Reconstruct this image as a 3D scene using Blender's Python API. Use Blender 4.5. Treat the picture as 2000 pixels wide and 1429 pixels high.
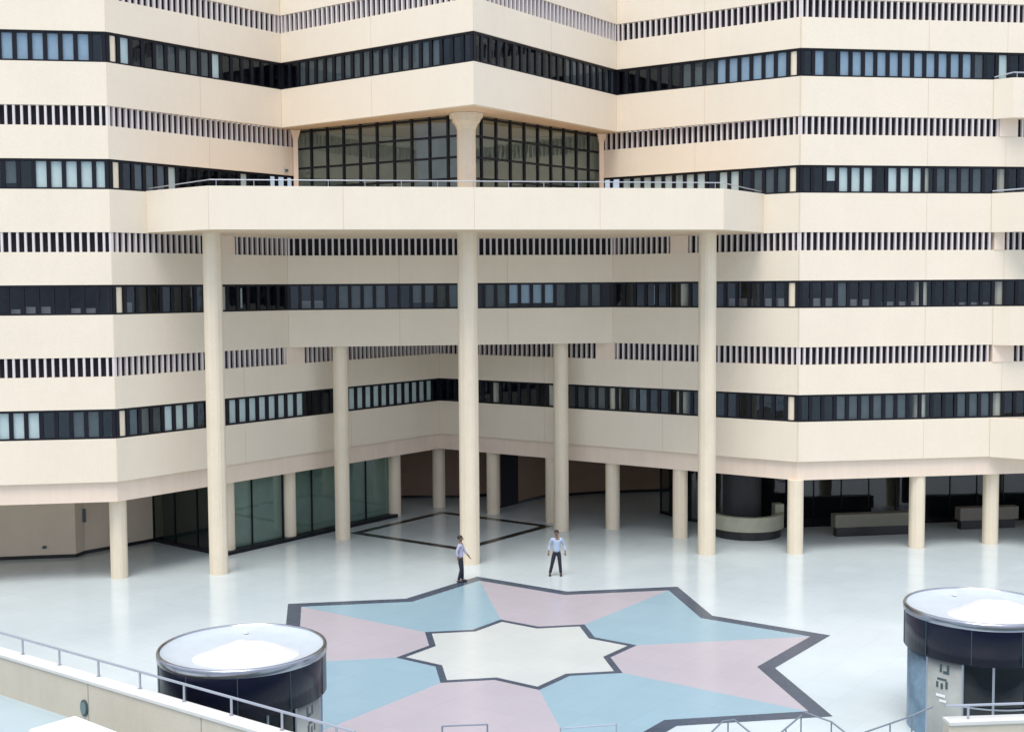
import bpy, bmesh, math, random
from mathutils import Vector, Matrix
R = math.radians
random.seed(7)
scene = bpy.context.scene
for o in list(bpy.data.objects): bpy.data.objects.remove(o)
col = scene.collection

# ------------------------------------------------------------ camera
cam_d = bpy.data.cameras.new('camera'); cam = bpy.data.objects.new('camera', cam_d); col.objects.link(cam)
cam_d.lens = 44.007; cam_d.sensor_width = 36; cam_d.clip_end = 2000; cam_d.clip_start = 0.2
cr = Vector((0.98840876, -0.15167291, -0.00659188)); cu = Vector((0.01610432, 0.06157419, 0.99797258)); cb = Vector((-0.15095952, -0.986511, 0.06330306))
M = Matrix(((cr.x, cu.x, cb.x, -5.757), (cr.y, cu.y, cb.y, -48.756), (cr.z, cu.z, cb.z, 11.0), (0, 0, 0, 1)))
cam.matrix_world = M
scene.camera = cam

# ------------------------------------------------------------ world, sun, exposure
SUN_EL, SUN_AZ = 68, 205          # azimuth measured clockwise from +Y
w = bpy.data.worlds.new('World'); scene.world = w; w.use_nodes = True
nt = w.node_tree; nt.nodes.clear()
out = nt.nodes.new('ShaderNodeOutputWorld'); bg = nt.nodes.new('ShaderNodeBackground')
sky = nt.nodes.new('ShaderNodeTexSky'); sky.sky_type = 'NISHITA'; sky.sun_disc = False
sky.sun_elevation = R(SUN_EL); sky.sun_rotation = R(SUN_AZ); sky.air_density = 1.0; sky.dust_density = 2.5
tc = nt.nodes.new('ShaderNodeTexCoord'); mp = nt.nodes.new('ShaderNodeMapping'); mp.inputs['Scale'].default_value = (1, 1, 2.2)
nz = nt.nodes.new('ShaderNodeTexNoise'); nz.inputs['Scale'].default_value = 3.2; nz.inputs['Detail'].default_value = 8; nz.inputs['Roughness'].default_value = .6
rp = nt.nodes.new('ShaderNodeValToRGB'); rp.color_ramp.elements[0].position = .36; rp.color_ramp.elements[1].position = .62
rp.color_ramp.elements[0].color = (.35, .35, .35, 1); rp.color_ramp.elements[1].color = (1, 1, 1, 1)
mx = nt.nodes.new('ShaderNodeMixRGB'); mx.inputs[2].default_value = (9.5, 10.1, 11.9, 1)
nt.links.new(tc.outputs['Generated'], mp.inputs[0]); nt.links.new(mp.outputs[0], nz.inputs['Vector']); nt.links.new(nz.outputs['Fac'], rp.inputs[0])
nt.links.new(rp.outputs[0], mx.inputs[0]); nt.links.new(sky.outputs[0], mx.inputs[1])
sx = nt.nodes.new('ShaderNodeSeparateXYZ'); nrm = nt.nodes.new('ShaderNodeVectorMath'); nrm.operation = 'NORMALIZE'; nt.links.new(tc.outputs['Generated'], nrm.inputs[0]); nt.links.new(nrm.outputs[0], sx.inputs[0])
mr = nt.nodes.new('ShaderNodeMapRange'); mr.inputs[1].default_value = 0; mr.inputs[2].default_value = 1; mr.inputs[3].default_value = .60; mr.inputs[4].default_value = 1.22; nt.links.new(sx.outputs['Z'], mr.inputs[0])
vs_ = nt.nodes.new('ShaderNodeVectorMath'); vs_.operation = 'SCALE'; nt.links.new(mx.outputs[0], vs_.inputs[0]); nt.links.new(mr.outputs[0], vs_.inputs['Scale'])
nt.links.new(vs_.outputs[0], bg.inputs[0])
bg.inputs[1].default_value = 0.09; nt.links.new(bg.outputs[0], out.inputs[0])
sd = bpy.data.lights.new('sun', 'SUN'); sd.energy = 1.7; sd.angle = R(30); sd.color = (1, .94, .85)
so = bpy.data.objects.new('sun', sd); col.objects.link(so)
el, az = R(SUN_EL), R(SUN_AZ)
sdir = Vector((math.sin(az) * math.cos(el), math.cos(az) * math.cos(el), math.sin(el)))
so.rotation_euler = sdir.to_track_quat('Z', 'Y').to_euler()
scene.view_settings.view_transform = 'Standard'; scene.view_settings.look = 'None'
scene.view_settings.exposure = 0.74; scene.view_settings.gamma = 1
scene.render.engine = 'CYCLES'
scene.render.resolution_x = 1024; scene.render.resolution_y = 731

# ------------------------------------------------------------ materials
def new_mat(name):
    m = bpy.data.materials.new(name); m.use_nodes = True
    return m, m.node_tree, m.node_tree.nodes['Principled BSDF']
def mat(name, color, rough=.6, metal=0, spec=.5, var=.06, scale=1.2, bump=0, streak=0, grain=0):
    m, t, b = new_mat(name)
    b.inputs['Roughness'].default_value = rough; b.inputs['Metallic'].default_value = metal
    b.inputs['Specular IOR Level'].default_value = spec
    tc = t.nodes.new('ShaderNodeTexCoord')
    n = t.nodes.new('ShaderNodeTexNoise'); n.inputs['Scale'].default_value = scale; n.inputs['Detail'].default_value = 6; n.inputs['Roughness'].default_value = .65
    t.links.new(tc.outputs['Object'], n.inputs['Vector'])
    r = t.nodes.new('ShaderNodeMapRange'); r.inputs[1].default_value = .3; r.inputs[2].default_value = .7
    r.inputs[3].default_value = 1 - var; r.inputs[4].default_value = 1 + var
    t.links.new(n.outputs['Fac'], r.inputs[0])
    last = r.outputs[0]
    def mult(a, bb):
        q = t.nodes.new('ShaderNodeMath'); q.operation = 'MULTIPLY'; t.links.new(a, q.inputs[0]); t.links.new(bb, q.inputs[1]); return q.outputs[0]
    if streak:
        mp = t.nodes.new('ShaderNodeMapping'); mp.inputs['Scale'].default_value = (2.6, 2.6, .22)
        t.links.new(tc.outputs['Object'], mp.inputs[0])
        n2 = t.nodes.new('ShaderNodeTexNoise'); n2.inputs['Scale'].default_value = 1.6; n2.inputs['Detail'].default_value = 5; t.links.new(mp.outputs[0], n2.inputs['Vector'])
        r2 = t.nodes.new('ShaderNodeMapRange'); r2.inputs[1].default_value = .35; r2.inputs[2].default_value = .75; r2.inputs[3].default_value = 1 + streak * .4; r2.inputs[4].default_value = 1 - streak
        t.links.new(n2.outputs['Fac'], r2.inputs[0]); last = mult(last, r2.outputs[0])
    if grain:
        n3 = t.nodes.new('ShaderNodeTexNoise'); n3.inputs['Scale'].default_value = 22; n3.inputs['Detail'].default_value = 3; t.links.new(tc.outputs['Object'], n3.inputs['Vector'])
        r3 = t.nodes.new('ShaderNodeMapRange'); r3.inputs[1].default_value = .3; r3.inputs[2].default_value = .7; r3.inputs[3].default_value = 1 - grain; r3.inputs[4].default_value = 1 + grain
        t.links.new(n3.outputs['Fac'], r3.inputs[0]); last = mult(last, r3.outputs[0])
    v = t.nodes.new('ShaderNodeVectorMath'); v.operation = 'SCALE'; v.inputs[0].default_value = color; t.links.new(last, v.inputs['Scale'])
    t.links.new(v.outputs[0], b.inputs['Base Color'])
    if bump:
        bp = t.nodes.new('ShaderNodeBump'); bp.inputs['Strength'].default_value = bump; bp.inputs['Distance'].default_value = .02
        t.links.new(n.outputs['Fac'], bp.inputs['Height']); t.links.new(bp.outputs[0], b.inputs['Normal'])
    return m
def glass_mat(name, tint, f0=.08, gcol=(1, 1, 1), rough=.02):
    m = bpy.data.materials.new(name); m.use_nodes = True; t = m.node_tree; t.nodes.clear()
    o = t.nodes.new('ShaderNodeOutputMaterial'); mx = t.nodes.new('ShaderNodeMixShader')
    tr = t.nodes.new('ShaderNodeBsdfTransparent'); tr.inputs[0].default_value = (*tint, 1)
    gl = t.nodes.new('ShaderNodeBsdfGlossy'); gl.inputs[0].default_value = (*gcol, 1); gl.inputs['Roughness'].default_value = rough
    lw_ = t.nodes.new('ShaderNodeLayerWeight'); lw_.inputs[0].default_value = .5
    pw = t.nodes.new('ShaderNodeMath'); pw.operation = 'POWER'; pw.inputs[1].default_value = 5; t.links.new(lw_.outputs['Facing'], pw.inputs[0])
    fr = t.nodes.new('ShaderNodeMapRange'); fr.inputs[3].default_value = f0; fr.inputs[4].default_value = 1; t.links.new(pw.outputs[0], fr.inputs[0])
    tc = t.nodes.new('ShaderNodeTexCoord'); n = t.nodes.new('ShaderNodeTexNoise'); n.inputs['Scale'].default_value = 1.1; n.inputs['Detail'].default_value = 2
    bp = t.nodes.new('ShaderNodeBump'); bp.inputs['Strength'].default_value = .10; bp.inputs['Distance'].default_value = .05
    t.links.new(tc.outputs['Object'], n.inputs['Vector']); t.links.new(n.outputs['Fac'], bp.inputs['Height']); t.links.new(bp.outputs[0], gl.inputs['Normal'])
    t.links.new(fr.outputs[0], mx.inputs[0]); t.links.new(tr.outputs[0], mx.inputs[1]); t.links.new(gl.outputs[0], mx.inputs[2]); t.links.new(mx.outputs[0], o.inputs[0])
    return m
CREAM = mat('cream_precast_concrete', (.755, .668, .535), .75, var=.025, scale=.5, streak=.012, grain=.03)
JOINT = mat('dark_panel_joint', (.64, .53, .39), .9)
COLM = mat('cream_column_render', (.73, .635, .485), .6, var=.04, scale=.8, streak=.05, grain=.03)
BEAM = mat('pale_beam_concrete', (.77, .635, .51), .7, var=.03, scale=.7, streak=.04)
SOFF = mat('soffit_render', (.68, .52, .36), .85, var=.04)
FIN = mat('pale_grey_fin', (.66, .60, .58), .6, var=.04)
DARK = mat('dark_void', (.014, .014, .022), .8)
FRAME = mat('dark_window_frame', (.007, .008, .013), .4, spec=.25)
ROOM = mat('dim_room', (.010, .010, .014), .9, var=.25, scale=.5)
BLIND = mat('pale_window_blind', (.86, .90, .84), .7, var=.05, scale=3)
BLIND2 = mat('grey_window_blind', (.10, .11, .11), .7, var=.2, scale=1.5)
BLIND_SKY = mat('sky_reflection_blind', (.42, .52, .62), .6, var=.08, scale=3)  # pale blue painted in for sky reflected in the top-row panes
GLASS = glass_mat('tinted_window_glass', (.74, .80, .82), .06, (.74, .88, 1.0))
GGLASS = glass_mat('green_curtain_glass', (.70, .78, .75), .11, (.90, .95, .94))
DGLASS = glass_mat('dark_glass', (.40, .48, .47), .06)
CAB = mat('grey_cabinet', (.30, .28, .27), .7)
CURT = mat('green_grey_curtain', (.25, .32, .28), .8, var=.12, scale=1.0)
BROWN = mat('brown_interior_wall', (.30, .20, .14), .7, var=.1, scale=.7)
TANW = mat('beige_interior_wall', (.70, .60, .48), .7, var=.05, scale=.7)
BLACK = mat('black_skirting', (.012, .012, .014), .3)
STEEL = mat('brushed_steel_rail', (.42, .45, .50), .35, metal=.7)
DRAIL = mat('dark_steel_rail', (.22, .25, .29), .4, metal=.5)
NAVY = mat('navy_gloss_cladding', (.006, .008, .024), .25, spec=.25, var=.2, scale=2)
CHROME = mat('mirror_steel_trim', (.36, .38, .42), .2, metal=1)
ROOFM = mat('pale_roof_membrane', (.42, .47, .50), .45, var=.05, scale=2)
ROOFW = mat('white_dome_membrane', (.55, .56, .55), .5, var=.02, scale=3)
BLUEP = mat('blue_steel_panel', (.17, .27, .36), .3, metal=.3, var=.3, scale=2)
PALEP = mat('pale_grey_panel', (.30, .32, .30), .35, var=.15, scale=1.5)
WHITE = mat('white_paint', (.80, .80, .80), .5, var=.02)
DFIX = mat('dark_fixture', (.05, .08, .09), .4)
# polished floors
def floor_mat(name, color, rough=.24, var=.04, tiles=True, grain=0):
    m = mat(name, color, rough, spec=.5, var=var, scale=.25, grain=grain)
    t = m.node_tree; b = t.nodes['Principled BSDF']
    src = b.inputs['Base Color'].links[0].from_socket
    tc = t.nodes.new('ShaderNodeTexCoord')
    if tiles:
        br = t.nodes.new('ShaderNodeTexBrick'); br.offset = 0; br.inputs['Scale'].default_value = 1
        br.inputs['Brick Width'].default_value = 1.2; br.inputs['Row Height'].default_value = 1.2; br.inputs['Mortar Size'].default_value = .008
        br.inputs['Color1'].default_value = (1, 1, 1, 1); br.inputs['Color2'].default_value = (.965, .97, .97, 1); br.inputs['Mortar'].default_value = (.87, .88, .88, 1)
        mp = t.nodes.new('ShaderNodeMapping'); mp.inputs['Rotation'].default_value = (0, 0, R(45))
        t.links.new(tc.outputs['Object'], mp.inputs[0]); t.links.new(mp.outputs[0], br.inputs['Vector'])
        mu = t.nodes.new('ShaderNodeMixRGB'); mu.blend_type = 'MULTIPLY'; mu.inputs[0].default_value = 1
        t.links.new(src, mu.inputs[1]); t.links.new(br.outputs['Color'], mu.inputs[2]); t.links.new(mu.outputs[0], b.inputs['Base Color'])
    n = t.nodes.new('ShaderNodeTexNoise'); n.inputs['Scale'].default_value = .8; n.inputs['Detail'].default_value = 5
    t.links.new(tc.outputs['Object'], n.inputs['Vector'])
    r = t.nodes.new('ShaderNodeMapRange'); r.inputs[3].default_value = rough - .05; r.inputs[4].default_value = rough + .07
    t.links.new(n.outputs['Fac'], r.inputs[0]); t.links.new(r.outputs[0], b.inputs['Roughness'])
    return m
FLOOR = floor_mat('polished_pale_terrazzo', (.485, .555, .575), .15, var=.06)
F_PINK = floor_mat('pink_terrazzo', (.40, .37, .405), .22)
F_BLUE = floor_mat('blue_terrazzo', (.25, .375, .44), .22)
F_CREAM = floor_mat('ivory_terrazzo', (.50, .53, .51), .22)
F_LINE = floor_mat('slate_border_stone', (.05, .07, .105), .26, var=.25)
F_BLACK = floor_mat('black_border_stone', (.02, .022, .02), .25, tiles=False)

# ------------------------------------------------------------ helpers
def mesh_obj(name, bm, mats, parent=None, smooth=False):
    me = bpy.data.meshes.new(name); bmesh.ops.recalc_face_normals(bm, faces=bm.faces[:]); bm.to_mesh(me); bm.free()
    for m in (mats if isinstance(mats, (list, tuple)) else [mats]): me.materials.append(m)
    if smooth:
        for p in me.polygons: p.use_smooth = True
    o = bpy.data.objects.new(name, me); col.objects.link(o)
    if parent: o.parent = parent
    return o
def thing(name, label, cat, loc=(0, 0, 0), group=None):
    o = bpy.data.objects.new(name, None); col.objects.link(o); o.location = loc; o.empty_display_size = .3
    o['label'] = label; o['category'] = cat
    if group: o['group'] = group
    return o
def tag(o, label, cat, group=None):
    o['label'] = label; o['category'] = cat
    if group: o['group'] = group
    return o
def struct(o): o['kind'] = 'structure'; return o
def bx(bm, x0, x1, y0, y1, z0, z1, mi=0):
    vs = [bm.verts.new(p) for p in ((x0, y0, z0), (x1, y0, z0), (x1, y1, z0), (x0, y1, z0), (x0, y0, z1), (x1, y0, z1), (x1, y1, z1), (x0, y1, z1))]
    for f in ((3, 2, 1, 0), (4, 5, 6, 7), (0, 1, 5, 4), (1, 2, 6, 5), (2, 3, 7, 6), (3, 0, 4, 7)):
        bm.faces.new([vs[i] for i in f]).material_index = mi
def obox(bm, a, b, d0, d1, z0, z1, mi=0):
    """box along segment a->b, spanning outward offsets d0..d1 (outward = right of travel)"""
    a = Vector(a[:2]); b = Vector(b[:2]); d = (b - a).normalized(); n = Vector((d.y, -d.x))
    q = [a + n * d0, b + n * d0, b + n * d1, a + n * d1]
    vs = [bm.verts.new((p.x, p.y, z)) for z in (z0, z1) for p in q]
    for f in ((0, 1, 2, 3), (7, 6, 5, 4), (0, 4, 5, 1), (1, 5, 6, 2), (2, 6, 7, 3), (3, 7, 4, 0)):
        bm.faces.new([vs[i] for i in f]).material_index = mi
def offset(path, d):
    P = [Vector(p) for p in path]; res = []
    ns = []
    for i in range(len(P) - 1):
        t = (P[i + 1] - P[i]).normalized(); ns.append(Vector((t.y, -t.x)))
    for i in range(len(P)):
        if i == 0: res.append(P[0] + ns[0] * d)
        elif i == len(P) - 1: res.append(P[-1] + ns[-1] * d)
        else:
            b = (ns[i - 1] + ns[i]); b.normalize(); res.append(P[i] + b * (d / max(.2, b.dot(ns[i]))))
    return res
def band(bm, path, do, di, z0, z1, mi=0):
    O = offset(path, do); I = offset(path, di)
    ring = [[bm.verts.new((p.x, p.y, z)) for p, z in ((O[i], z0), (O[i], z1), (I[i], z1), (I[i], z0))] for i in range(len(path))]
    for i in range(len(path) - 1):
        for k in range(4):
            bm.faces.new([ring[i][k], ring[i + 1][k], ring[i + 1][(k + 1) % 4], ring[i][(k + 1) % 4]]).material_index = mi
    bm.faces.new(ring[0]).material_index = mi; bm.faces.new(ring[-1][::-1]).material_index = mi
def pane(bm, path, d, z0, z1):
    P = offset(path, d); a = [bm.verts.new((p.x, p.y, z0)) for p in P]; b = [bm.verts.new((p.x, p.y, z1)) for p in P]
    for i in range(len(P) - 1): bm.faces.new([a[i], a[i + 1], b[i + 1], b[i]])
def prism(bm, pts, z0, z1, mi=0):
    a = [bm.verts.new((x, y, z0)) for x, y in pts]; b = [bm.verts.new((x, y, z1)) for x, y in pts]; n = len(pts)
    bm.faces.new(a[::-1]).material_index = mi; bm.faces.new(b).material_index = mi
    for i in range(n): bm.faces.new([a[i], a[(i + 1) % n], b[(i + 1) % n], b[i]]).material_index = mi
def sheet(bm, pts, z, mi=0):
    bm.faces.new([bm.verts.new((x, y, z)) for x, y in pts]).material_index = mi
def tube(bm, pts, r, seg=8, mi=0, cap=True):
    pts = [Vector(p) for p in pts]; rings = []
    for i, p in enumerate(pts):
        t = (pts[min(i + 1, len(pts) - 1)] - pts[max(i - 1, 0)]).normalized()
        up = Vector((0, 0, 1)) if abs(t.z) < .95 else Vector((1, 0, 0))
        s = t.cross(up).normalized(); u = s.cross(t)
        rings.append([bm.verts.new(p + (s * math.cos(2 * math.pi * k / seg) + u * math.sin(2 * math.pi * k / seg)) * r) for k in range(seg)])
    for i in range(len(rings) - 1):
        for k in range(seg): bm.faces.new([rings[i][k], rings[i][(k + 1) % seg], rings[i + 1][(k + 1) % seg], rings[i + 1][k]]).material_index = mi
    if cap: bm.faces.new(rings[0][::-1]).material_index = mi; bm.faces.new(rings[-1]).material_index = mi
def lathe(bm, cx, cy, prof, seg=64, a0=0, a1=2 * math.pi, mi=0):
    full = abs(a1 - a0 - 2 * math.pi) < 1e-6; n = seg if full else seg + 1
    rings = [[bm.verts.new((cx + r * math.cos(a0 + (a1 - a0) * k / seg), cy + r * math.sin(a0 + (a1 - a0) * k / seg), z)) for k in range(n)] for r, z in prof]
    for i in range(len(prof) - 1):
        for k in range(seg):
            k2 = (k + 1) % n
            bm.faces.new([rings[i][k], rings[i][k2], rings[i + 1][k2], rings[i + 1][k]]).material_index = mi
    return rings

# ------------------------------------------------------------ levels and plan of the building
P1 = (-13.33, -.57); P2 = (13.33, -.57); IN = (0, 12.39); LE = (-32, -.57); RE = (36, -.57)
C1 = (-7.21, 5.2); C2 = (7.21, 5.2); AP = (0, -2.36)
B1 = (-7.08, 5.5); B2 = (7.1, 5.5)
G1 = (-6.67, 6.09); G2 = (6.67, 6.09)
W = [LE, P1, IN, P2, RE]; BR = [LE, P1, B1, B2, P2, RE]; UP = [LE, P1, C1, AP, C2, P2, RE]
WL = [LE, P1, G1]; WR = [G2, P2, RE]
bld = thing('office_building', 'large cream office block with ribbon windows, louvre bands and tall columns around the courtyard', 'building')
COLPOS = {'x': [-30.0, -24.6, -18.77, -13.33, 13.33, 18.77, 22.2, 27.6, 33.0]}

def seams(bm, path, z0, z1, pitch=5.42):
    """thin dark joints between the precast panels"""
    for i in range(len(path) - 1):
        a, b = Vector(path[i]), Vector(path[i + 1]); L = (b - a).length; d = (b - a) / L
        if L < 6.5: ss = [L - .02] if i < len(path) - 2 else []
        else:
            n = max(1, round(L / pitch)); ss = [L * k / n for k in range(1, n)]
            if path[i] == LE: ss = [L - 5.44 * k for k in range(0, 4)]; ss[0] = L - .02
            elif path[i + 1] == RE: ss = [.02] + [5.44, 8.87, 14.3]
            elif L > 6.5: ss = ss + [L - .02]
        for s in ss:
            p = a + d * s; obox(bm, p - d * .011, p + d * .011, 0, .004, z0 + .002, z1 - .002, 1)

def parapet(path, z0, z1, d=0, thick=.28, name='parapet', m=CREAM):
    bm = bmesh.new(); band(bm, path, d, d - thick, z0, z1)
    if d == 0: seams(bm, path, z0, z1)
    return mesh_obj(name, bm, [m, JOINT], bld)

def louvre(path, z0, z1, skip=()):
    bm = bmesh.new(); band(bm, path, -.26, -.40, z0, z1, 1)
    for i in range(len(path) - 1):
        a, b = Vector(path[i]), Vector(path[i + 1]); L = (b - a).length; d = (b - a) / L
        if a.x < -19.5 : s0 = L - 7.2
        else: s0 = 0
        s1 = L if b.x < 28 else 14
        n = round((s1 - s0) / .272)
        for k in range(n + 1):
            s = s0 + (s1 - s0) * k / n
            s = min(max(s, .055), L - .055)
            p = a + d * s; obox(bm, p - d * .042, p + d * .042, -.02, -.13, z0 + .001, z1 - .001, 0)
    return mesh_obj('louvre_band', bm, [FIN, DARK], bld)

BAY = .53
def bays(path):
    r = []
    for i in range(len(path) - 1):
        a, b = Vector(path[i]), Vector(path[i + 1]); L = (b - a).length; d = (b - a) / L
        n = round(L / BAY); r.append((a, d, L, n))
    return r
def ribbon(path, z0, z1, blinds, room=True):
    """one storey's strip of windows: dark frame, panes, blinds or pale sky-reflection panels behind some of them"""
    inner = [tuple(p) for p in offset(path, -.10)]
    bm = bmesh.new()
    band(bm, path, -.06, -.16, z0, z0 + .07); band(bm, path, -.06, -.16, z1 - .09, z1)
    for si, (a, d, L, n) in enumerate(bays(inner)):
        for k in range(n + 1):
            s = L * k / n
            if -20.5 > (a + d * s).x or (a + d * s).x > 28: continue
            hw = .075
            p = a + d * min(max(s, hw), L - hw); obox(bm, p - d * hw, p + d * hw, .03, -.05, z0 + .071, z1 - .091)
    fr = mesh_obj('ribbon_window', bm, FRAME, bld)
    bm = bmesh.new(); pane(bm, path, -.12, z0 + .01, z1 - .01); mesh_obj('glass', bm, GLASS, fr)
    for si, (a, d, L, n) in enumerate(bays(inner)):
        for k in range(n):
            v = blinds.get((si, k))
            if v is None: continue
            s0, s1 = L * k / n + .03, L * (k + 1) / n - .03
            if v[1] < 0:
                bm = bmesh.new(); obox(bm, a + d * (s0 + .04), a + d * (s1 - .02), -.25, -.5, z0 - .05, z0 - (z1 - z0) * v[1]); mesh_obj('sill_cabinet', bm, CAB, fr); continue
            bm = bmesh.new(); zz = z0 + .02 if v[1] >= .99 else z1 - (z1 - z0) * v[1]
            obox(bm, a + d * s0, a + d * s1, -.06, -.075, zz, z1 - .03)
            mesh_obj('blind_or_sky_panel', bm, (BLIND, BLIND2, BLIND_SKY)[v[0]], fr)  # last type is a panel coloured like reflected sky
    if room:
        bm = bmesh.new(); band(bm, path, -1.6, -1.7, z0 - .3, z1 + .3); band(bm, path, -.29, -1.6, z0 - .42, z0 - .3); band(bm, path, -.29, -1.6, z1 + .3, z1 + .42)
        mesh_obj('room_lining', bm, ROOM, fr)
    return fr
#BLINDS_BEGIN, sky-reflection panels included
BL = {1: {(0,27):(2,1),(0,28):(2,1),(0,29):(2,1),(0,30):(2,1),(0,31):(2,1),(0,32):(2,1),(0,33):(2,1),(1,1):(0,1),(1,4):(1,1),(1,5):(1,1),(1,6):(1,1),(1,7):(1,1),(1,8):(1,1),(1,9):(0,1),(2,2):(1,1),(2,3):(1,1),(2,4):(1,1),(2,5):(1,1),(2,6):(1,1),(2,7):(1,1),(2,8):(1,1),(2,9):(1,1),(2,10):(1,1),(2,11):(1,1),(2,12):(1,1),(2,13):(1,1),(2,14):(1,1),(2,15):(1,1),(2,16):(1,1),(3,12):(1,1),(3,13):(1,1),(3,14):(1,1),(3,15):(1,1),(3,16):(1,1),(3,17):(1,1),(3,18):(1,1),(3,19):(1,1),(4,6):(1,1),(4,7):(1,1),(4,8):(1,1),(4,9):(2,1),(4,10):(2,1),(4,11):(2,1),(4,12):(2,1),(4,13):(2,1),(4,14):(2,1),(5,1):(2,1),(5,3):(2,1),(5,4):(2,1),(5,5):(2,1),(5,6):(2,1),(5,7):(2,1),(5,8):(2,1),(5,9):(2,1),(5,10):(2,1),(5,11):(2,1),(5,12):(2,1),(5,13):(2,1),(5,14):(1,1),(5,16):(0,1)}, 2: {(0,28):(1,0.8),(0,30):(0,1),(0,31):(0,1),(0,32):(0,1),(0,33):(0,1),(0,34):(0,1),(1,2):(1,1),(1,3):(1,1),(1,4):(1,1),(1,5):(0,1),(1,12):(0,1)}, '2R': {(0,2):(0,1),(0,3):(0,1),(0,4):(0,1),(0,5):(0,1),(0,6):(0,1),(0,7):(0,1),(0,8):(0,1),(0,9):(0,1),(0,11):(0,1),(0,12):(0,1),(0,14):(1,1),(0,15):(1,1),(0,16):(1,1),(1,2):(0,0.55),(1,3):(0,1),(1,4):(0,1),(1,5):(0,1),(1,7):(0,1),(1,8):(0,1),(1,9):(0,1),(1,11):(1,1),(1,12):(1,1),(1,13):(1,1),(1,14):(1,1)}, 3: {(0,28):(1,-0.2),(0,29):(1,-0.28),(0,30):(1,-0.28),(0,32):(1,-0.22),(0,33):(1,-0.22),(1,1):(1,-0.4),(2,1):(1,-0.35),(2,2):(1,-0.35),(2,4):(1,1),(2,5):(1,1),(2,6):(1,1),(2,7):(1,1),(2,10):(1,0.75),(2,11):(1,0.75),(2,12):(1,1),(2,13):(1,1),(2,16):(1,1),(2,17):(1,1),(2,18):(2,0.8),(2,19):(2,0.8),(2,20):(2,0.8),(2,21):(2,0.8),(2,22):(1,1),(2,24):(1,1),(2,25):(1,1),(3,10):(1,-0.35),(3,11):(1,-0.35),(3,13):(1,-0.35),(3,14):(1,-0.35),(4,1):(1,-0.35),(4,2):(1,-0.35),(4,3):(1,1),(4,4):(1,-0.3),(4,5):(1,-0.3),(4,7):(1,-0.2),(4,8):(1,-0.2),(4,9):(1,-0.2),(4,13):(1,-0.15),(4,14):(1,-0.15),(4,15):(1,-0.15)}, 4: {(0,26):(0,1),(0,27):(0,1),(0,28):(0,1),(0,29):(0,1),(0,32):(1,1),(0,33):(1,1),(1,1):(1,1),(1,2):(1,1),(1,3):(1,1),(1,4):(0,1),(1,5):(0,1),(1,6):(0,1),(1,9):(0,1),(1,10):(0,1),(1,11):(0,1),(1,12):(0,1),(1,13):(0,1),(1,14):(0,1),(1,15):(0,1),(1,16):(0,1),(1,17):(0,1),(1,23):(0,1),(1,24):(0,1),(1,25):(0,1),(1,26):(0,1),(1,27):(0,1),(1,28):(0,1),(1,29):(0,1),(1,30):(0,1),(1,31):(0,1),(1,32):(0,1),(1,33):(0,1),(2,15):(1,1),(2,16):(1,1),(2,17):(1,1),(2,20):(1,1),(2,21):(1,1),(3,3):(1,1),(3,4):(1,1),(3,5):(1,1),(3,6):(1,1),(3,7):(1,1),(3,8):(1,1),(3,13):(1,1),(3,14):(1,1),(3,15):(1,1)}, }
#BLINDS_END

# storeys, from the bottom
parapet(W, 3.04, 3.80, -.14, .35, 'beam', BEAM)
parapet(W, 3.81, 5.43)
ribbon(W, 5.43, 6.54, BL[4])
parapet(W, 6.54, 7.75, name='spandrel')
louvre(W, 7.75, 8.47)
parapet(BR, 8.47, 10.05)
ribbon(BR, 10.05, 11.16, BL[3])
parapet(BR, 11.16, 12.37, name='spandrel')
louvre(BR, 12.37, 13.1)
parapet([LE, P1, C1], 13.1, 14.67); parapet([C2, P2, RE], 13.1, 14.67)
ribbon(WL, 14.67, 15.78, BL[2]); ribbon(WR, 14.67, 15.78, BL['2R'])
parapet(WL, 15.78, 16.99, name='spandrel'); parapet(WR, 15.78, 16.99, name='spandrel')
louvre(WL, 16.99, 17.72); louvre(WR, 16.99, 17.72)
parapet(UP, 17.72, 19.29)
ribbon(UP, 19.29, 20.40, BL[1])
parapet(UP, 20.40, 21.61, name='spandrel')
louvre(UP, 21.61, 22.34)
parapet(UP, 22.34, 24.0)
# roof and floor slabs
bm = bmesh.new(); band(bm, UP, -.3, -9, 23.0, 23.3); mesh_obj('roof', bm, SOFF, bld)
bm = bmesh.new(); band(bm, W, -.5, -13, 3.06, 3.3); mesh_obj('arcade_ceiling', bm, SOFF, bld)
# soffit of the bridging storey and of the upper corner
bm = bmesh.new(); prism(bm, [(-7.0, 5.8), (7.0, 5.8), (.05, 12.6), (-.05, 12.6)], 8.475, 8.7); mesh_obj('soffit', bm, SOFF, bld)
bm = bmesh.new(); prism(bm, [(-7.0, 5.35), (0, -2.0), (7.0, 5.35), (9, 9), (0, 9), (-9, 9)], 17.725, 18.0); mesh_obj('soffit', bm, SOFF, bld)

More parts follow.
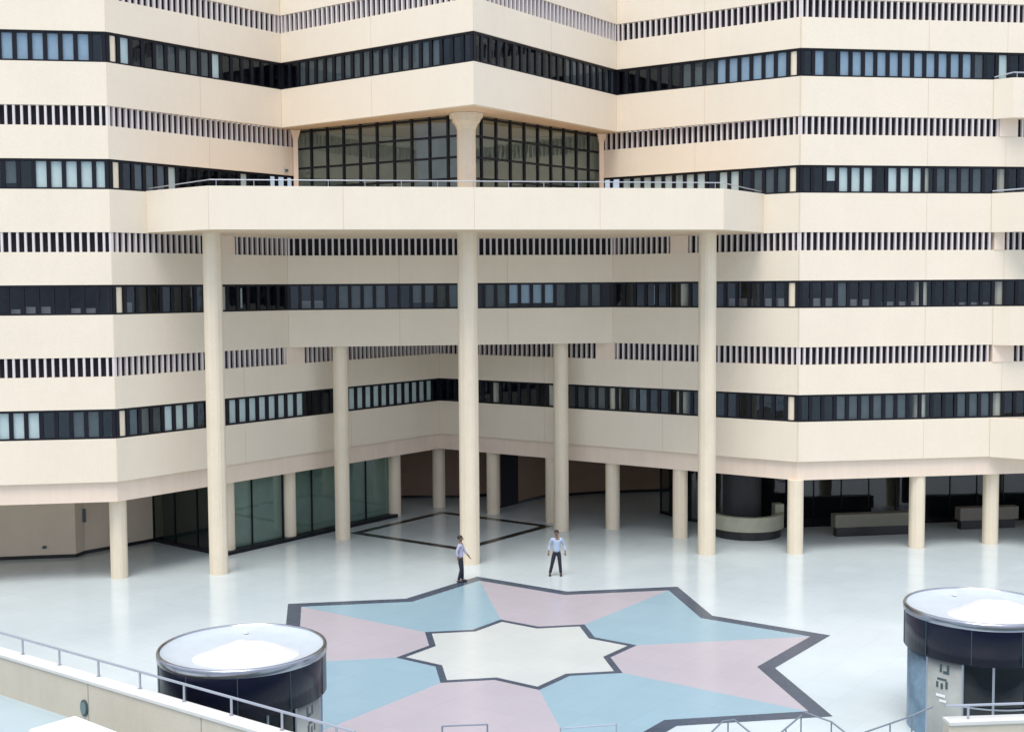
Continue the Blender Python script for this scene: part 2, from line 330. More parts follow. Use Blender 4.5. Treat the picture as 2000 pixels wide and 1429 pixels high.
# pilaster blocks in the louvre bands where the projecting storeys bear
def block(a, b, z0, z1, proud=.02):
    bm = bmesh.new(); obox(bm, a, b, proud, -.33, z0, z1); mesh_obj('bearing_block', bm, BEAM, bld)
def onL(u): return (u, P1[1] + (u - P1[0]) * (IN[1] - P1[1]) / (IN[0] - P1[0]))
def onR(u): return (u, P2[1] + (P2[0] - u) * (IN[1] - P1[1]) / (IN[0] - P1[0]))
block(onL(-7.2), onL(-6.45), 7.752, 8.468); block(onR(6.45), onR(7.15), 7.752, 8.468)
bm = bmesh.new(); obox(bm, onL(-9.85), onL(-9.15), .02, -.33, 12.372, 13.098); mesh_obj('bearing_block', bm, BEAM, bld)
bm = bmesh.new(); obox(bm, onR(9.15), onR(9.75), .02, -.33, 12.372, 13.098); mesh_obj('bearing_block', bm, BEAM, bld)
for z in (7.752, 12.372, 16.992):
    bm = bmesh.new(); obox(bm, (21.75 if z < 15 else 21.9, -.57), (22.7 if z != 12.372 else 22.2, -.57), (.03), -.33, z, z + .72); mesh_obj('bearing_block', bm, BEAM, bld)

# ------------------------------------------------------------ terrace over the columns
T = [(-12.2, .55), (-9.7, -2.1), (9.7, -2.1), (12.25, .5)]
bm = bmesh.new(); band(bm, T, 0, -.25, 13.13, 14.70)
for i, ss in ((0, [.02]), (1, [.02, 4.85, 9.7, 14.5, 19.38]), (2, [3.5])):
    a, b = Vector(T[i]), Vector(T[i + 1]); d = (b - a).normalized()
    for s in ss: obox(bm, a + d * (s - .011), a + d * (s + .011), 0, .004, 13.132, 14.698, 1)
mesh_obj('terrace_parapet', bm, [CREAM, JOINT], bld)
bm = bmesh.new(); prism(bm, [(-12.3, .75), (-9.6, -1.84), (9.6, -1.84), (12.3, .75), (7.3, 5.75), (-7.25, 5.75)], 13.104, 13.65); mesh_obj('terrace_slab', bm, SOFF, bld)
bm = bmesh.new(); rl = offset(T, -.12); pts = [(p.x, p.y, 14.93) for p in rl]
pts[0] = (pts[0][0], pts[0][1], 14.80); pts[-1] = (pts[-1][0], pts[-1][1], 14.80)
for a, b in zip(pts, pts[1:]): tube(bm, [a, b], .02)
for s in range(15):
    x = -9.4 + s * 1.34; tube(bm, [(x, -1.98, 14.70), (x, -1.98, 14.92)], .015)
mesh_obj('terrace_handrail', bm, STEEL, bld)

# ------------------------------------------------------------ glazed hall above the terrace
GA = (0, .22)
def hall(path, name='glazed_wall'):
    bm = bmesh.new(); zs = [13.66, 14.35, 15.25, 16.08, 16.90, 17.62]
    for z in zs: band(bm, path, .03, -.07, z - .04 if z > 14 else z, z + .045)
    for i in range(len(path) - 1):
        a, b = Vector(path[i]), Vector(path[i + 1]); L = (b - a).length; d = (b - a) / L; n = 10
        for k in range(n + 1):
            s = min(max(L * k / n, .05), L - .05); p = a + d * s; obox(bm, p - d * .045, p + d * .045, .045, -.06, 13.67, 17.71)
    fr = mesh_obj(name, bm, FRAME, bld)
    bm = bmesh.new(); pane(bm, path, -.015, 13.67, 17.7); mesh_obj('glass', bm, GGLASS, fr)
    return fr
hall([G1, GA]); hall([GA, G2])
# inside of the hall: floor, back wall, ceiling coffers
bm = bmesh.new(); prism(bm, [(-6.6, 6.4), (0, .4), (6.6, 6.4), (6.6, 9), (-6.6, 9)], 13.655, 13.70); mesh_obj('hall_floor', bm, ROOM, bld)
bm = bmesh.new(); prism(bm, [(-6.9, 6.5), (-6.6, 6.5), (0, 8.8), (6.6, 6.5), (6.9, 6.5), (6.9, 9.3), (-6.9, 9.3)], 13.7, 17.7)
mesh_obj('hall_back_wall', bm, mat('hall_grey_green', (.42, .47, .43), .8, var=.25, scale=.5), bld)
def jamb(g, other, s):
    a = Vector(g); d = (Vector(other) - a).normalized()
    bm = bmesh.new(); bx(bm, a.x - .10, a.x + .10, a.y - .26, a.y + .1, 13.66, 17.3)
    for i, z in enumerate((17.3, 17.4, 17.5, 17.6)): bx(bm, a.x - .11 - .03 * i, a.x + .11 + .03 * i, a.y - .27 - .02 * i, a.y + .12, z + .001 * i, z + .1 + .001 * i)
    mesh_obj('jamb_pilaster', bm, BEAM, bld)
jamb(G1, GA, -1); jamb(G2, GA, 1)

# ------------------------------------------------------------ columns (octagonal, softly chamfered)
def col_bm(cx, cy, r, z0, z1):
    bm = bmesh.new(); pts = []
    for k in range(8):
        a = R(22.5 + 45 * k); c = Vector((math.cos(a), math.sin(a))) * r * 1.06
        n = Vector((math.cos(a + R(90)), math.sin(a + R(90)))) * r * .16
        for q in (-1, 1): pts.append((cx + c.x + n.x * q, cy + c.y + n.y * q))
    prism(bm, pts, z0, z1); return bm
for x, y, r, z1 in [(-9.78, .28, .335, 13.13), (0, .28, .37, 13.13), (9.78, .28, .335, 13.13), (-4.92, 6.12, .31, 8.47), (4.88, 6.3, .31, 8.47)]:
    mesh_obj('column', col_bm(x, y, r, 0, z1), COLM, bld)
o = mesh_obj('column', col_bm(0, .28, .345, 13.66, 17.2), COLM, bld)
bm = bmesh.new()
pr = [(.345, 17.0), (.36, 17.12), (.42, 17.28), (.50, 17.38), (.53, 17.40), (.54, 17.52), (.62, 17.54), (.64, 17.715)]
rings = []
for r, z in pr:
    rings.append([bm.verts.new((r * x, .28 + r * y, z)) for x, y in ((-1, -.45), (-.45, -1), (.45, -1), (1, -.45), (1, .45), (.45, 1), (-.45, 1), (-1, .45))])
for i in range(len(rings) - 1):
    for k in range(8): bm.faces.new([rings[i][k], rings[i][(k + 1) % 8], rings[i + 1][(k + 1) % 8], rings[i + 1][k]])
mesh_obj('capital', bm, COLM, o)
ARC = [(-18.95, .02), (-13.5, .32), (-9.72, 4.15), (-7.25, 6.6), (-2.35, 11.35), (0, 13.35), (2.42, 10.95), (4.85, 8.35), (7.24, 6.25), (9.66, 3.7), (13.38, -.25), (18.77, -.08), (22.19, .12), (27.6, .1)]
for x, y in ARC: mesh_obj('column', col_bm(x, y, .30, 0, 3.045), COLM, bld)
bm = bmesh.new(); bx(bm, -7.12, -6.98, 5.50, 5.62, 15.9, 16.02); mesh_obj('wall_lamp', bm, DFIX, bld)
for x, y in ((-8.95, 4.0), (8.66, 4.2), (9.12, 3.75)):
    bm = bmesh.new(); bx(bm, x - .035, x + .035, y - .01, y + .01, 10.2, 11.0); mesh_obj('sky_sliver_strip', bm, WHITE, bld)  # white strips painted in for slivers of bright sky behind the glass
# structural columns seen behind the window strips
def rear_cols(lst, z0, z1):
    for x, y in lst: mesh_obj('inner_column', col_bm(x, y, .24, z0, z1), COLM, bld)
def inner(u, v): return (u, v)
base = [(-18.95, -.12), (-13.33, -.10), (13.33, -.10), (18.77, -.12), (22.2, -.12)]
rear_cols(base, 10.1, 11.1); rear_cols(base, 14.72, 15.7); rear_cols([base[1], base[2], base[4]], 19.34, 20.3)
rear_cols(base + [(2.5, 10.5), (4.9, 8.15), (7.3, 5.85), (9.7, 3.5), (-9.7, 3.5)], 5.48, 6.45); rear_cols([(9.7, 3.5), (-9.7, 3.5)], 10.1, 11.1)

# ------------------------------------------------------------ projecting balconies on the right
def balcony(path, z0, z1, rail=True):
    bm = bmesh.new(); band(bm, path, 0, -.22, z0, z1)
    ps = offset(path, -.2); prism(bm, [(p.x, p.y) for p in ps] + [(RE[0], -.55), (path[0][0] + .3, -.55)], z0 + .01, z0 + .2)
    b = mesh_obj('balcony', bm, CREAM, bld)
    if rail:
        bm = bmesh.new(); pts = [(p.x, p.y, z1 + .22) for p in offset(path, -.1)]; pts[0] = (pts[0][0], pts[0][1], z1 + .1)
        for a, c in zip(pts, pts[1:]): tube(bm, [a, c], .03)
        for k in range(8): x = path[1][0] + .2 + k * 1.3; tube(bm, [(x, path[1][1] + .1, z1), (x, path[1][1] + .1, z1 + .22)], .02)
        mesh_obj('handrail', bm, STEEL, b)
balcony([(21.6, -.60), (22.15, -1.15), (36, -1.15)], 17.70, 19.30)
balcony([(21.6, -.60), (24.2, -3.2), (36, -3.2)], 13.09, 14.68)
balcony([(21.75, -.60), (22.25, -1.05), (36, -1.05)], 8.45, 10.04, False)
balcony([(21.7, -.60), (23.3, -2.2), (36, -2.2)], 3.80, 5.42, False)

# ------------------------------------------------------------ ground storey walls behind the arcade
def wall(pts, z0=0, z1=3.06, m=TANW, th=.15, sk=.14, name='arcade_wall'):
    bm = bmesh.new(); band(bm, pts, 0, -th, sk, z1); o = mesh_obj(name, bm, m, bld)
    bm = bmesh.new(); band(bm, pts, .03, -th, z0, sk); mesh_obj('skirting', bm, BLACK, o); return o
wl = wall([(-32, 4.35), (-15.85, 4.35), (-15.6, 5.0), (-13.1, 7.1), (-12.0, 8.6)])
bm = bmesh.new(); bx(bm, -15.76, -15.52, 4.86, 4.94, 1.35, 1.9); mesh_obj('wall_box', bm, DFIX, bld)
bm = bmesh.new(); bx(bm, -17.15, -17.0, 4.29, 4.35, .42, .52); mesh_obj('wall_socket', bm, DFIX, bld)
def shopglass(pts, back, mull, fm=FRAME, gm=DGLASS, z1=3.05, bt=.5, sk=.04):
    bm = bmesh.new(); band(bm, pts, sk, -.08, 0, .14)
    for i in range(len(pts) - 1):
        a, b = Vector(pts[i]), Vector(pts[i + 1]); L = (b - a).length; d = (b - a) / L; n = max(1, round(L / mull))
        for k in range(n + 1):
            s = min(max(L * k / n, .02), L - .02); p = a + d * s; obox(bm, p - d * .02, p + d * .02, .02, -.06, .14, z1)
    fr = mesh_obj('shopfront', bm, fm, bld)
    bm = bmesh.new(); pane(bm, pts, -.02, .14, z1); mesh_obj('glass', bm, gm, fr)
    bm = bmesh.new(); band(bm, pts, -bt, -bt - .1, 0, z1); mesh_obj('curtain', bm, back, fr)
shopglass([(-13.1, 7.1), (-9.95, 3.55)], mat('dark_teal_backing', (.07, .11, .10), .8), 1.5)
shopglass([(-9.98, 3.77), (-2.5, 11.25)], CURT, 1.75, gm=GGLASS, bt=.12, sk=.42)
# rear walls
wall([(-9, 16.4), (-1.6, 16.35), (1.25, 15.8), (4.4, 16.4)], m=BROWN)
wb = wall([(2.95, 12.4), (5.7, 15.15), (9.2, 15.8), (16, 15.8)], m=BROWN)
bm = bmesh.new(); a, b = (3.0, 12.45), (4.0, 13.45); obox(bm, a, b, .05, .01, .02, 2.95); mesh_obj('dark_doorway', bm, DARK, bld)
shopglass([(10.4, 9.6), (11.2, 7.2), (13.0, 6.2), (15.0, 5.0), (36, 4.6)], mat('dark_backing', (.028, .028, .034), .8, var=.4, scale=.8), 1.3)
for x in (14.95, 20.8):
    bm = bmesh.new(); bx(bm, x, x + .45, 4.3, 4.6, .9, 3.05); mesh_obj('pale_pier', bm, mat('pier_grey', (.22, .24, .24), .7), bld)

# ------------------------------------------------------------ reception counters
def cyl_counter():
    t = thing('reception_counter', 'curved pale green-grey reception counter in the dark lobby behind the right tall column', 'counter', (12.75, 3.9, 0))
    bm = bmesh.new(); cx, cy = 0, 0
    lathe(bm, cx, cy, [(1.55, .38), (1.62, .38), (1.62, 1.0), (1.35, 1.0), (1.35, .38), (1.55, .38)], 32, R(185), R(350)); mesh_obj('counter_front', bm, mat('counter_front', (.34, .34, .26), .5, var=.12, scale=2), t)
    bm = bmesh.new(); lathe(bm, cx, cy, [(1.5, 0), (1.5, .38)], 32, R(185), R(350)); mesh_obj('plinth', bm, BLACK, t)
    bm = bmesh.new(); bx(bm, 1.2, 1.6, -.35, .1, .4, 1.35); mesh_obj('end_block', bm, mat('counter_end', (.34, .34, .26), .5), t)
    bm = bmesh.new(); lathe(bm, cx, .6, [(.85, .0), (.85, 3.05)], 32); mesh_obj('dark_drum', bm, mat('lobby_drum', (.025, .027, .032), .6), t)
cyl_counter()
def straight(x0, x1, y, k, label):
    t = thing('planter_bench', label, 'counter', ((x0 + x1) / 2, y, 0), None)
    L = (x1 - x0) / 2
    bm = bmesh.new(); bx(bm, -L, L, 0, .5, .42, .98); bmesh.ops.bevel(bm, geom=bm.edges[:], offset=.02, segments=1); mesh_obj('counter_front', bm, mat('bench_face', k, .5, var=.1, scale=2), t)
    bm = bmesh.new(); bx(bm, -L + .1, L - .1, .1, .45, 0, .42); mesh_obj('plinth', bm, BLACK, t)
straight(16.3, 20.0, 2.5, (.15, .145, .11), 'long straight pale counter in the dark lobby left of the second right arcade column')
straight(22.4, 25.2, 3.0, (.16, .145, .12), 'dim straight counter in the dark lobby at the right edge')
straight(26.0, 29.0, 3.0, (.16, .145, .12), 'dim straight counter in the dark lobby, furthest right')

# ------------------------------------------------------------ ground, star inlay, border lines
bm = bmesh.new(); sheet(bm, [(-300, -300), (300, -300), (300, 300), (-300, 300)], 0); struct(mesh_obj('plaza_floor', bm, FLOOR))
SC = (0, -11.98)
def star(Rr):
    pts = []
    for k in range(8):
        for rr, a in ((Rr, 45 * k), (Rr * .76537, 45 * k + 22.5)):
            pts.append((SC[0] + rr * math.sin(R(a)), SC[1] + rr * math.cos(R(a))))
    return pts
def ring(o, i, z, m, name):
    bm = bmesh.new(); O = [bm.verts.new((*p, z)) for p in o]; I = [bm.verts.new((*p, z)) for p in i]; n = len(o)
    for k in range(n): bm.faces.new([O[k], I[k], I[(k + 1) % n], O[(k + 1) % n]])
    return struct(mesh_obj(name, bm, m))
SO, SOi, SI, SIi = star(9.93), star(9.93 - .46 * 1.414), star(3.68), star(3.68 - .20 * 1.414)
ring(SO, SOi, .008, F_LINE, 'paving_star_outer_border'); ring(SI, SIi, .008, F_LINE, 'paving_star_inner_border')
for ph, m, nm in ((0, F_PINK, 'paving_pink_wedges'), (1, F_BLUE, 'paving_blue_wedges')):
    bm = bmesh.new()
    for k in range(ph, 8, 2):
        i = 2 * k; j = (i + 2) % 16
        sheet(bm, [SI[i], SI[i + 1], SI[j], SOi[j], SOi[i + 1], SOi[i]], .004)
    struct(mesh_obj(nm, bm, m))
bm = bmesh.new(); sheet(bm, SIi, .004); struct(mesh_obj('paving_star_centre', bm, F_CREAM))
bm = bmesh.new(); Dm = [(0, 2.75), (4.7, 7.35), (0, 12.0), (-4.62, 7.35)]
def line_sheet(bm, a, b, wd, z):
    a, b = Vector(a), Vector(b); d = (b - a).normalized(); n = Vector((d.y, -d.x)) * wd / 2
    sheet(bm, [tuple(a - n), tuple(b - n), tuple(b + n), tuple(a + n)], z)
o4 = [(x * 1.0, y) for x, y in Dm]; i4 = [(x * .87, 7.36 + (y - 7.36) * .87) for x, y in Dm]
O = [bm.verts.new((*p, .005)) for p in o4]; I = [bm.verts.new((*p, .005)) for p in i4]
for k in range(4): bm.faces.new([O[k], I[k], I[(k + 1) % 4], O[(k + 1) % 4]])
struct(mesh_obj('paving_square_border', bm, F_BLACK))

# ------------------------------------------------------------ kiosks
def kiosk(cx, cy, side, label):
    t = thing('round_kiosk', label, 'kiosk', (cx, cy, 0), 'round dark kiosks on the plaza')
    r = 1.84; zt = 3.08
    bm = bmesh.new(); lathe(bm, 0, 0, [(r - .25, 2.05), (r, 2.05), (r, 2.93)], 72); lathe(bm, 0, 0, [(r - .3, 2.05), (.01, 2.05)], 72); mesh_obj('fascia', bm, NAVY, t, True)
    for k in range(10):
        q = R(18 + 36 * k); bm = bmesh.new(); tube(bm, [(r * math.cos(q), r * math.sin(q), 2.06), (r * math.cos(q), r * math.sin(q), 2.92)], .008, 6); mesh_obj('fascia_seam', bm, DFIX, t)
    bm = bmesh.new(); lathe(bm, 0, 0, [(r + .005, 2.90), (r + .02, 2.93), (r + .02, 3.04), (r, zt), (r - .05, zt), (r - .06, 2.98)], 72); mesh_obj('rim_trim', bm, CHROME, t, True)
    bm = bmesh.new(); lathe(bm, 0, 0, [(r - .06, 3.05), (r - .12, 2.99), (r - .5, 2.96), (.001, 2.94)], 72); mesh_obj('roof', bm, ROOFM, t, True)
    bm = bmesh.new(); n = 48
    rings = []
    for i in range(9):
        f = i / 8; rr = 1.12 * f
        rings.append([bm.verts.new((.1 + rr * math.cos(2 * math.pi * k / n) * 1.05, -.45 + rr * math.sin(2 * math.pi * k / n) * .8, 2.95 + .34 * (1 - f ** 2) ** 1.3 * (1 + .18 * f * math.sin(4 * 2 * math.pi * k / n) + .10 * f * math.sin(7 * 2 * math.pi * k / n + 1)))) for k in range(n)])
    for i in range(8):
        for k in range(n): 
            if i == 0: bm.faces.new([rings[0][0], rings[1][k], rings[1][(k + 1) % n]]) if rings[0][0] is not None else None
            else: bm.faces.new([rings[i][k], rings[i + 1][k], rings[i + 1][(k + 1) % n], rings[i][(k + 1) % n]])
    mesh_obj('dome', bm, ROOFW, t, True)
    rs = 1.74
    def sector(a0, a1, rad, z0, z1, m, name, th=.04):
        bm = bmesh.new(); lathe(bm, 0, 0, [(rad, z0), (rad, z1), (rad - th, z1), (rad - th, z0), (rad, z0)], max(4, int(abs(a1 - a0) / 4)), R(a0), R(a1)); return mesh_obj(name, bm, m, t, True)
    if side > 0: S = lambda a: a
    else: S = lambda a: 180 - a
    def sec(a0, a1, *k, **kw):
        x, y = sorted((S(a0), S(a1))); return sector(x, y, *k, **kw)
    sec(150, 196, rs, 0, 2.05, BLUEP, 'blue_panel')
    pp = sec(197, 227, rs + .01, 0, 2.05, PALEP, 'poster_panel')
    bm = bmesh.new(); lathe(bm, 0, 0, [(rs - .03, .05), (rs - .03, 2.05)], 40, R(S(227)) if side > 0 else R(S(227) - 283), R(S(227) + 283) if side > 0 else R(S(227)))
    mesh_obj('glass', bm, DGLASS, t, True)
    bm = bmesh.new(); lathe(bm, 0, 0, [(rs - .35, .0), (rs - .35, 2.04)], 40); mesh_obj('inner_core', bm, NAVY, t, True)
    for a in (196.5, 227.5, 250, 276, 300, 330, 0, 40, 90, 130):
        a = S(a); bm = bmesh.new(); q = R(a); tube(bm, [(rs * math.cos(q), rs * math.sin(q), 0), (rs * math.cos(q), rs * math.sin(q), 2.05)], .028); mesh_obj('mullion', bm, STEEL, t)
    bm = bmesh.new(); lathe(bm, 0, 0, [(rs + .01, 1.0), (rs + .01, 1.04)], 30, R(S(227)) if side > 0 else R(S(227) - 100), R(S(227) + 100) if side > 0 else R(S(227))); mesh_obj('glazing_bar', bm, STEEL, t)
    # lettering strokes on the poster panel
    bm = bmesh.new()
    for a, z, h, wd in ((209, 1.74, .20, 2), (212, 1.72, .07, 5), (215, 1.78, .16, 2), (207, 1.55, .05, 8), (206, 1.36, .14, 2), (210, 1.34, .14, 2), (214, 1.36, .18, 2)):
        bm = bmesh.new(); a0, a1 = sorted((S(a), S(a + wd))); lathe(bm, 0, 0, [(rs + .016, z), (rs + .016, z + h)], 3, R(a0), R(a1))
        mesh_obj('letter', bm, DFIX, pp)
    for a, z, h, wd in ((206, 1.14, .07, 8), (209, 1.02, .06, 6)):
        bm = bmesh.new(); a0, a1 = sorted((S(a), S(a + wd))); lathe(bm, 0, 0, [(rs + .016, z), (rs + .016, z + h)], 3, R(a0), R(a1))
        mesh_obj('letter', bm, WHITE, pp)
    bm = bmesh.new(); tube(bm, [(-.0, 1.35, 2.98), (0, 1.35, 3.05)], .05, 10); mesh_obj('roof_vent', bm, WHITE, t)
    return t
kiosk(-7.58, -20.75, -1, 'round dark kiosk with white domed roof behind the lower left handrail')
kiosk(10.3, -20.35, 1, 'round dark kiosk with white roof, blue panel and poster at the right edge')

# ------------------------------------------------------------ raised terrace in the foreground, its walls and rails
bm = bmesh.new(); prism(bm, [(-22, -9.7), (-7.1, -24.6), (3.0, -25.3), (5.9, -26.3), (16, -27.0), (16, -60), (-22, -60)][::-1], -.5, 1.65); struct(mesh_obj('raised_terrace', bm, floor_mat('terrace_paving', (.36, .45, .48), .3)))
LWD = Vector((1, -1)).normalized()
def lw(s): p = Vector((-16.0, -15.6)) + LWD * s; return (p.x, p.y)
t = thing('boundary_wall', 'low cream wall with white coping and handrail running diagonally at lower left', 'wall', (0, 0, 0))
bm = bmesh.new(); obox(bm, lw(-6), lw(15.2), -.02, .30, 1.6, 2.55)
for s in (3.9, 7.6, 11.3): obox(bm, lw(s), lw(s + .03), .30, .305, 1.66, 2.54, 1)
mesh_obj('wall_body', bm, [mat('foreground_cream_wall', (.50, .455, .365), .75, var=.05, scale=.8, streak=.03, grain=.03), mat('grey_wall_joint', (.30, .29, .25), .9)], t)
bm = bmesh.new(); obox(bm, lw(-6), lw(15.2), -.05, .33, 2.55, 2.61); mesh_obj('coping', bm, mat('white_coping', (.56, .56, .53), .6, var=.05), t)
bm = bmesh.new(); a, b = lw(-6), lw(15.2)
tube(bm, [(a[0], a[1], 2.97), (b[0], b[1], 2.97)], .028)
for k in range(-3, 8):
    p = lw(4.72 + 1.43 * k); tube(bm, [(*p, 2.6), (*p, 2.96)], .024); tube(bm, [(*p, 2.6), (*p, 2.62)], .05)
mesh_obj('handrail', bm, STEEL, t)
# round bulkhead fitting on the wall face
c = Vector((-10.92, -21.11, 1.98)); n = Vector((-1, -1, 0)).normalized()
bm = bmesh.new(); s = Vector((LWD.x, LWD.y, 0))
for rr, o0, o1, mi in ((.16, 0, .03, 0), (.12, .03, .05, 1)):
    ra = [bm.verts.new(Vector((*lw(0), 0)) * 0 + c + n * (o0) + s * rr * .8 * math.cos(k * math.pi / 12) + Vector((0, 0, 1)) * rr * 1.15 * math.sin(k * math.pi / 12)) for k in range(24)]
    rb = [bm.verts.new(v.co + n * (o1 - o0)) for v in ra]
    bm.faces.new(rb).material_index = mi
    for k in range(24): bm.faces.new([ra[k], ra[(k + 1) % 24], rb[(k + 1) % 24], rb[k]]).material_index = mi
fit_o = mesh_obj('round_lamp', bm, [DFIX, mat('lamp_lens', (.12, .18, .18), .3)], t)
# right wall
t = thing('boundary_wall', 'low cream wall with white coping and handrail at lower right below the kiosk', 'wall', (0, 0, 0))
ra, rb = (6.05, -26.75), (16, -27.5)
bm = bmesh.new(); obox(bm, ra, rb, -.28, 0, 1.64, 2.55); mesh_obj('wall_body', bm, bpy.data.materials['foreground_cream_wall'], t)
bm = bmesh.new(); obox(bm, ra, rb, -.31, .03, 2.55, 2.61); mesh_obj('coping', bm, bpy.data.materials['white_coping'], t)
bm = bmesh.new(); d = (Vector(rb) - Vector(ra)).normalized()
pt = lambda s: (ra[0] + d.x * s, ra[1] + .14 + d.y * s)
tube(bm, [(*pt(0), 2.88), (*pt(10), 2.88)], .026)
for k in range(7): tube(bm, [(*pt(.45 + 1.4 * k), 2.61), (*pt(.45 + 1.4 * k), 2.87)], .024)
mesh_obj('handrail', bm, STEEL, t)
def rail(pts, posts, label, m=DRAIL, r=.017, name='stair_handrail'):
    t = thing(name, label, 'handrail', (pts[0][0], pts[0][1], 1.65)); o = Vector((pts[0][0], pts[0][1], 1.65))
    bm = bmesh.new()
    for a, b in zip(pts, pts[1:]): tube(bm, [Vector(a) - o, Vector(b) - o], r)
    mesh_obj('rail', bm, m, t)
    for p in posts:
        bm = bmesh.new(); tube(bm, [Vector((p[0], p[1], 1.65)) - o, Vector(p) - o], r * .9); mesh_obj('post', bm, m, t)
rail([(4.19, -27.09, 2.65), (5.38, -26.45, 2.65), (5.95, -26.28, 2.76)], [(4.19, -27.09, 2.65), (4.85, -26.75, 2.65), (5.45, -26.43, 2.65)], 'dark sloping stair handrail rising to the right wall below the kiosk')
rail([(3.45, -26.0, 2.70), (3.8, -26.45, 2.65), (3.95, -27.3, 2.55)], [(3.8, -26.45, 2.65), (3.95, -27.3, 2.55)], 'dark stair handrail descending to the right at bottom right of the star')
rail([(3.35, -26.05, 2.66), (2.7, -26.73, 2.62), (2.3, -27.2, 2.6)], [(3.35, -26.05, 2.66), (2.85, -26.55, 2.63)], 'thin stair handrail rising to the right at the lower star point')
rail([(1.32, -26.6, 2.6), (1.75, -26.1, 2.66), (2.0, -26.05, 2.66), (2.2, -26.8, 2.55)], [(1.87, -26.07, 2.66), (2.2, -26.8, 2.55)], 'short peaked handrail at the bottom edge left of the stair handrails')
rail([(-3.58, -25.45, 2.3), (-3.58, -25.45, 2.66), (-2.72, -25.5, 2.66), (-2.72, -25.5, 2.3)], [(-3.58, -25.45, 2.66), (-2.72, -25.5, 2.66)], 'small square dark barrier frame at the bottom edge below the star centre', name='barrier_frame')
rail([(-1.39, -25.99, 2.67), (-.31, -26.0, 2.69)], [(-1.39, -25.99, 2.69), (-.31, -26.0, 2.71)], 'pale low barrier bar at the bottom edge right of the square barrier frame', m=STEEL, r=.016, name='barrier_frame')
# white block
t = thing('white_block', 'white rectangular block on the terrace below the lower left wall', 'block', (-10.71, -23.13, 1.65))
bm = bmesh.new(); bx(bm, -.9, .9, -.51, .51, 0, .5); bmesh.ops.bevel(bm, geom=bm.edges[:], offset=.02, segments=2)
o = mesh_obj('block_body', bm, WHITE, t); t.rotation_euler = (0, 0, R(-48))

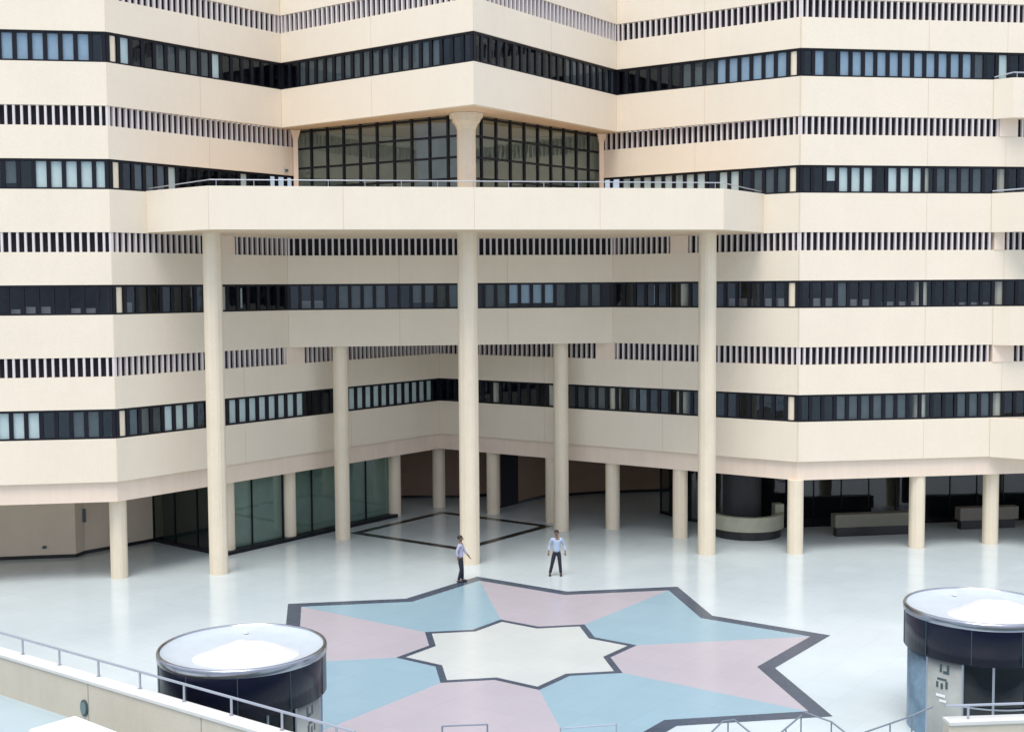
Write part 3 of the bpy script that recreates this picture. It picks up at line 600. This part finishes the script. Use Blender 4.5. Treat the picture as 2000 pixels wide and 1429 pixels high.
# ------------------------------------------------------------ people
SKIN = mat('brown_skin', (.20, .11, .07), .6, var=.05); HAIR = mat('black_hair', (.012, .010, .010), .6); SHOE = mat('black_shoes', (.015, .015, .018), .4)
def skin_mesh(name, verts, edges, radii, m, parent, lvl=2, root=0):
    me = bpy.data.meshes.new(name); me.from_pydata([Vector(v) for v in verts], edges, []); me.materials.append(m)
    o = bpy.data.objects.new(name, me); col.objects.link(o); o.parent = parent
    sk = o.modifiers.new('skin', 'SKIN'); 
    for i, r in enumerate(radii):
        rr = r if isinstance(r, tuple) else (r, r); me.skin_vertices[0].data[i].radius = rr
    me.skin_vertices[0].data[root].use_root = True
    sk.use_smooth_shade = True; sk.branch_smoothing = .3
    sb = o.modifiers.new('subdivision', 'SUBSURF'); sb.levels = lvl; sb.render_levels = lvl
    return o
def person(label, loc, rot, pose, shirt, trous):
    t = thing('person', label, 'person', loc); t.rotation_euler = (0, 0, rot)
    # skeleton; x = figure's left/right, -y = facing direction
    P = pose; V = []; E = []; Rr = []
    def add(p, r, par=None):
        V.append(p); Rr.append(r); i = len(V) - 1
        if par is not None: E.append((par, i))
        return i
    pel = add((0, 0, .95), (.115, .085)); ab = add((0, 0, 1.08), (.125, .095), pel); ch = add((P['lean'] * .5, 0, 1.28), (.15, .105), ab)
    sh = add((P['lean'], 0, 1.42), (.11, .085), ch); nk = add((P['lean'], -.01, 1.50), .05, sh); nk2 = add((P['lean'], -.02, 1.555), .052, nk)
    hd = add((P['lean'] * 1.2, -.02, 1.63), (.078, .092), nk2); ht = add((P['lean'] * 1.3, -.01, 1.71), (.070, .085), hd)
    hands = []
    for s, k in ((-1, 'L'), (1, 'R')):
        a = add((s * .17 + P['lean'], 0, 1.41), .055, sh)
        el, wr, hn = P['arm' + k]
        e_ = add(el, .042, a); w_ = add(wr, .030, e_)
        pm = Vector(hn); dd = (pm - Vector(wr)).normalized(); h_ = add(tuple(pm), (.036, .020), w_)
        side = dd.cross(Vector((0, 1, 0))).normalized() if abs(dd.y) < .8 else Vector((1, 0, 0))
        for f in range(4):
            off = side * (-.026 + .017 * f); l = (.062, .075, .07, .055)[f]
            k1 = add(tuple(pm + off + dd * .045), .0095, h_); add(tuple(pm + off + dd * (.045 + l * .6) + Vector((0, -.012, 0))), .0085, k1)
        th = add(tuple(pm - side * s * .04 + dd * .005), .011, h_); add(tuple(pm - side * s * .05 + dd * .045), .009, th)
    feet = []
    for s, k in ((-1, 'L'), (1, 'R')):
        kn, an = P['leg' + k]
        hp = add((s * .09, 0, .88), .088, pel); k_ = add(kn, .058, hp); a_ = add(an, .040, k_); add((an[0], an[1] - .12, .045), .036, a_)
        feet.append((hp, kn, an))
    skin_mesh('body', V, E, Rr, SKIN, t)
    # face details: nose, brow and ears as part of the head's own surface pieces
    lx = P['lean'] * 1.2
    bm = bmesh.new()
    bmesh.ops.create_uvsphere(bm, u_segments=20, v_segments=12, radius=1, matrix=Matrix.Translation((lx, .012, 1.685)) @ Matrix.Diagonal((.092, .102, .085, 1)))
    bmesh.ops.delete(bm, geom=[v for v in bm.verts if v.co.z < 1.665 and v.co.y < .03 or v.co.z < 1.61], context='VERTS'); mesh_obj('hair', bm, HAIR, t, True)
    # shirt
    V = [(0, 0, .87), (0, 0, 1.06), (P['lean'] * .5, 0, 1.28), (P['lean'], 0, 1.42), (P['lean'], -.005, 1.475)]; Rr = [(.165, .128), (.152, .115), (.17, .122), (.125, .10), .06]; E = [(0, 1), (1, 2), (2, 3), (3, 4)]
    for s, k in ((-1, 'L'), (1, 'R')):
        el, wr, hn = P['arm' + k]; V.append((s * .175 + P['lean'], 0, 1.41)); Rr.append(.074); E.append((3, len(V) - 1))
        V.append(el); Rr.append(.052); E.append((len(V) - 2, len(V) - 1))
        V.append(tuple(Vector(el).lerp(Vector(wr), .92))); Rr.append(.043); E.append((len(V) - 2, len(V) - 1))
    skin_mesh('shirt', V, E, Rr, shirt, t)
    V = [(0, 0, 1.02), (0, 0, .90)]; Rr = [(.142, .108), (.145, .115)]; E = [(0, 1)]
    for s, k in ((-1, 'L'), (1, 'R')):
        kn, an = P['leg' + k]
        V.append((s * .09, 0, .84)); Rr.append(.096); E.append((1, len(V) - 1)); V.append(kn); Rr.append(.072); E.append((len(V) - 2, len(V) - 1))
        V.append((an[0], an[1], .08)); Rr.append(.060); E.append((len(V) - 2, len(V) - 1))
    skin_mesh('trousers', V, E, Rr, trous, t)
    for k in 'LR':
        an = P['leg' + k][1]; bm = bmesh.new()
        bmesh.ops.create_uvsphere(bm, u_segments=16, v_segments=10, radius=1, matrix=Matrix.Translation((an[0], an[1] - .06, .045)) @ Matrix.Diagonal((.050, .135, .048, 1)))
        mesh_obj('shoe', bm, SHOE, t, True)
    # face: nose and eyes
    bm = bmesh.new()
    bmesh.ops.create_uvsphere(bm, u_segments=8, v_segments=6, radius=1, matrix=Matrix.Translation((lx, -.112, 1.632)) @ Matrix.Diagonal((.013, .018, .024, 1)))
    for s in (-1, 1): bmesh.ops.create_uvsphere(bm, u_segments=8, v_segments=6, radius=1, matrix=Matrix.Translation((lx + s * .082, -.01, 1.64)) @ Matrix.Diagonal((.010, .020, .030, 1)))
    mesh_obj('nose_and_ears', bm, SKIN, t, True)
    bm = bmesh.new()
    for s in (-1, 1): bmesh.ops.create_uvsphere(bm, u_segments=8, v_segments=6, radius=.010, matrix=Matrix.Translation((lx + s * .03, -.103, 1.655)))
    bmesh.ops.create_uvsphere(bm, u_segments=8, v_segments=6, radius=1, matrix=Matrix.Translation((lx, -.10, 1.588)) @ Matrix.Diagonal((.022, .008, .005, 1)))
    mesh_obj('eyes_and_mouth', bm, HAIR, t, True)
    return t
navy = mat('dark_navy_trousers', (.014, .015, .030), .8)
# man facing the camera, feet apart, elbows slightly out
person('man in pale blue shirt and dark trousers standing feet apart on the plaza, facing us', (3.0, -2.45, 0), R(-8),
       {'lean': 0, 'armL': ((-.27, .05, 1.17), (-.30, -.02, .95), (-.31, -.04, .87)), 'armR': ((.29, .05, 1.17), (.33, -.03, .95), (.33, -.05, .87)),
        'legL': ((-.17, -.02, .48), (-.26, .02, .09)), 'legR': ((.12, -.03, .48), (.16, .0, .09))},
       mat('pale_blue_shirt', (.36, .45, .58), .8, var=.06, scale=6), navy)
# man seen from the side, walking to the right past the centre column
person('man in pale lilac shirt and dark trousers standing sideways in front of the centre column', (-.72, -2.80, 0), R(72),
       {'lean': 0.0, 'armL': ((-.20, .10, 1.17), (-.20, .06, .96), (-.20, .05, .88)), 'armR': ((.20, -.10, 1.17), (.22, -.24, .98), (.22, -.30, .90)),
        'legL': ((-.09, -.05, .48), (-.09, .06, .09)), 'legR': ((.09, -.04, .48), (.09, -.05, .09))},
       mat('pale_lilac_shirt', (.42, .42, .54), .8, var=.06, scale=6), navy)
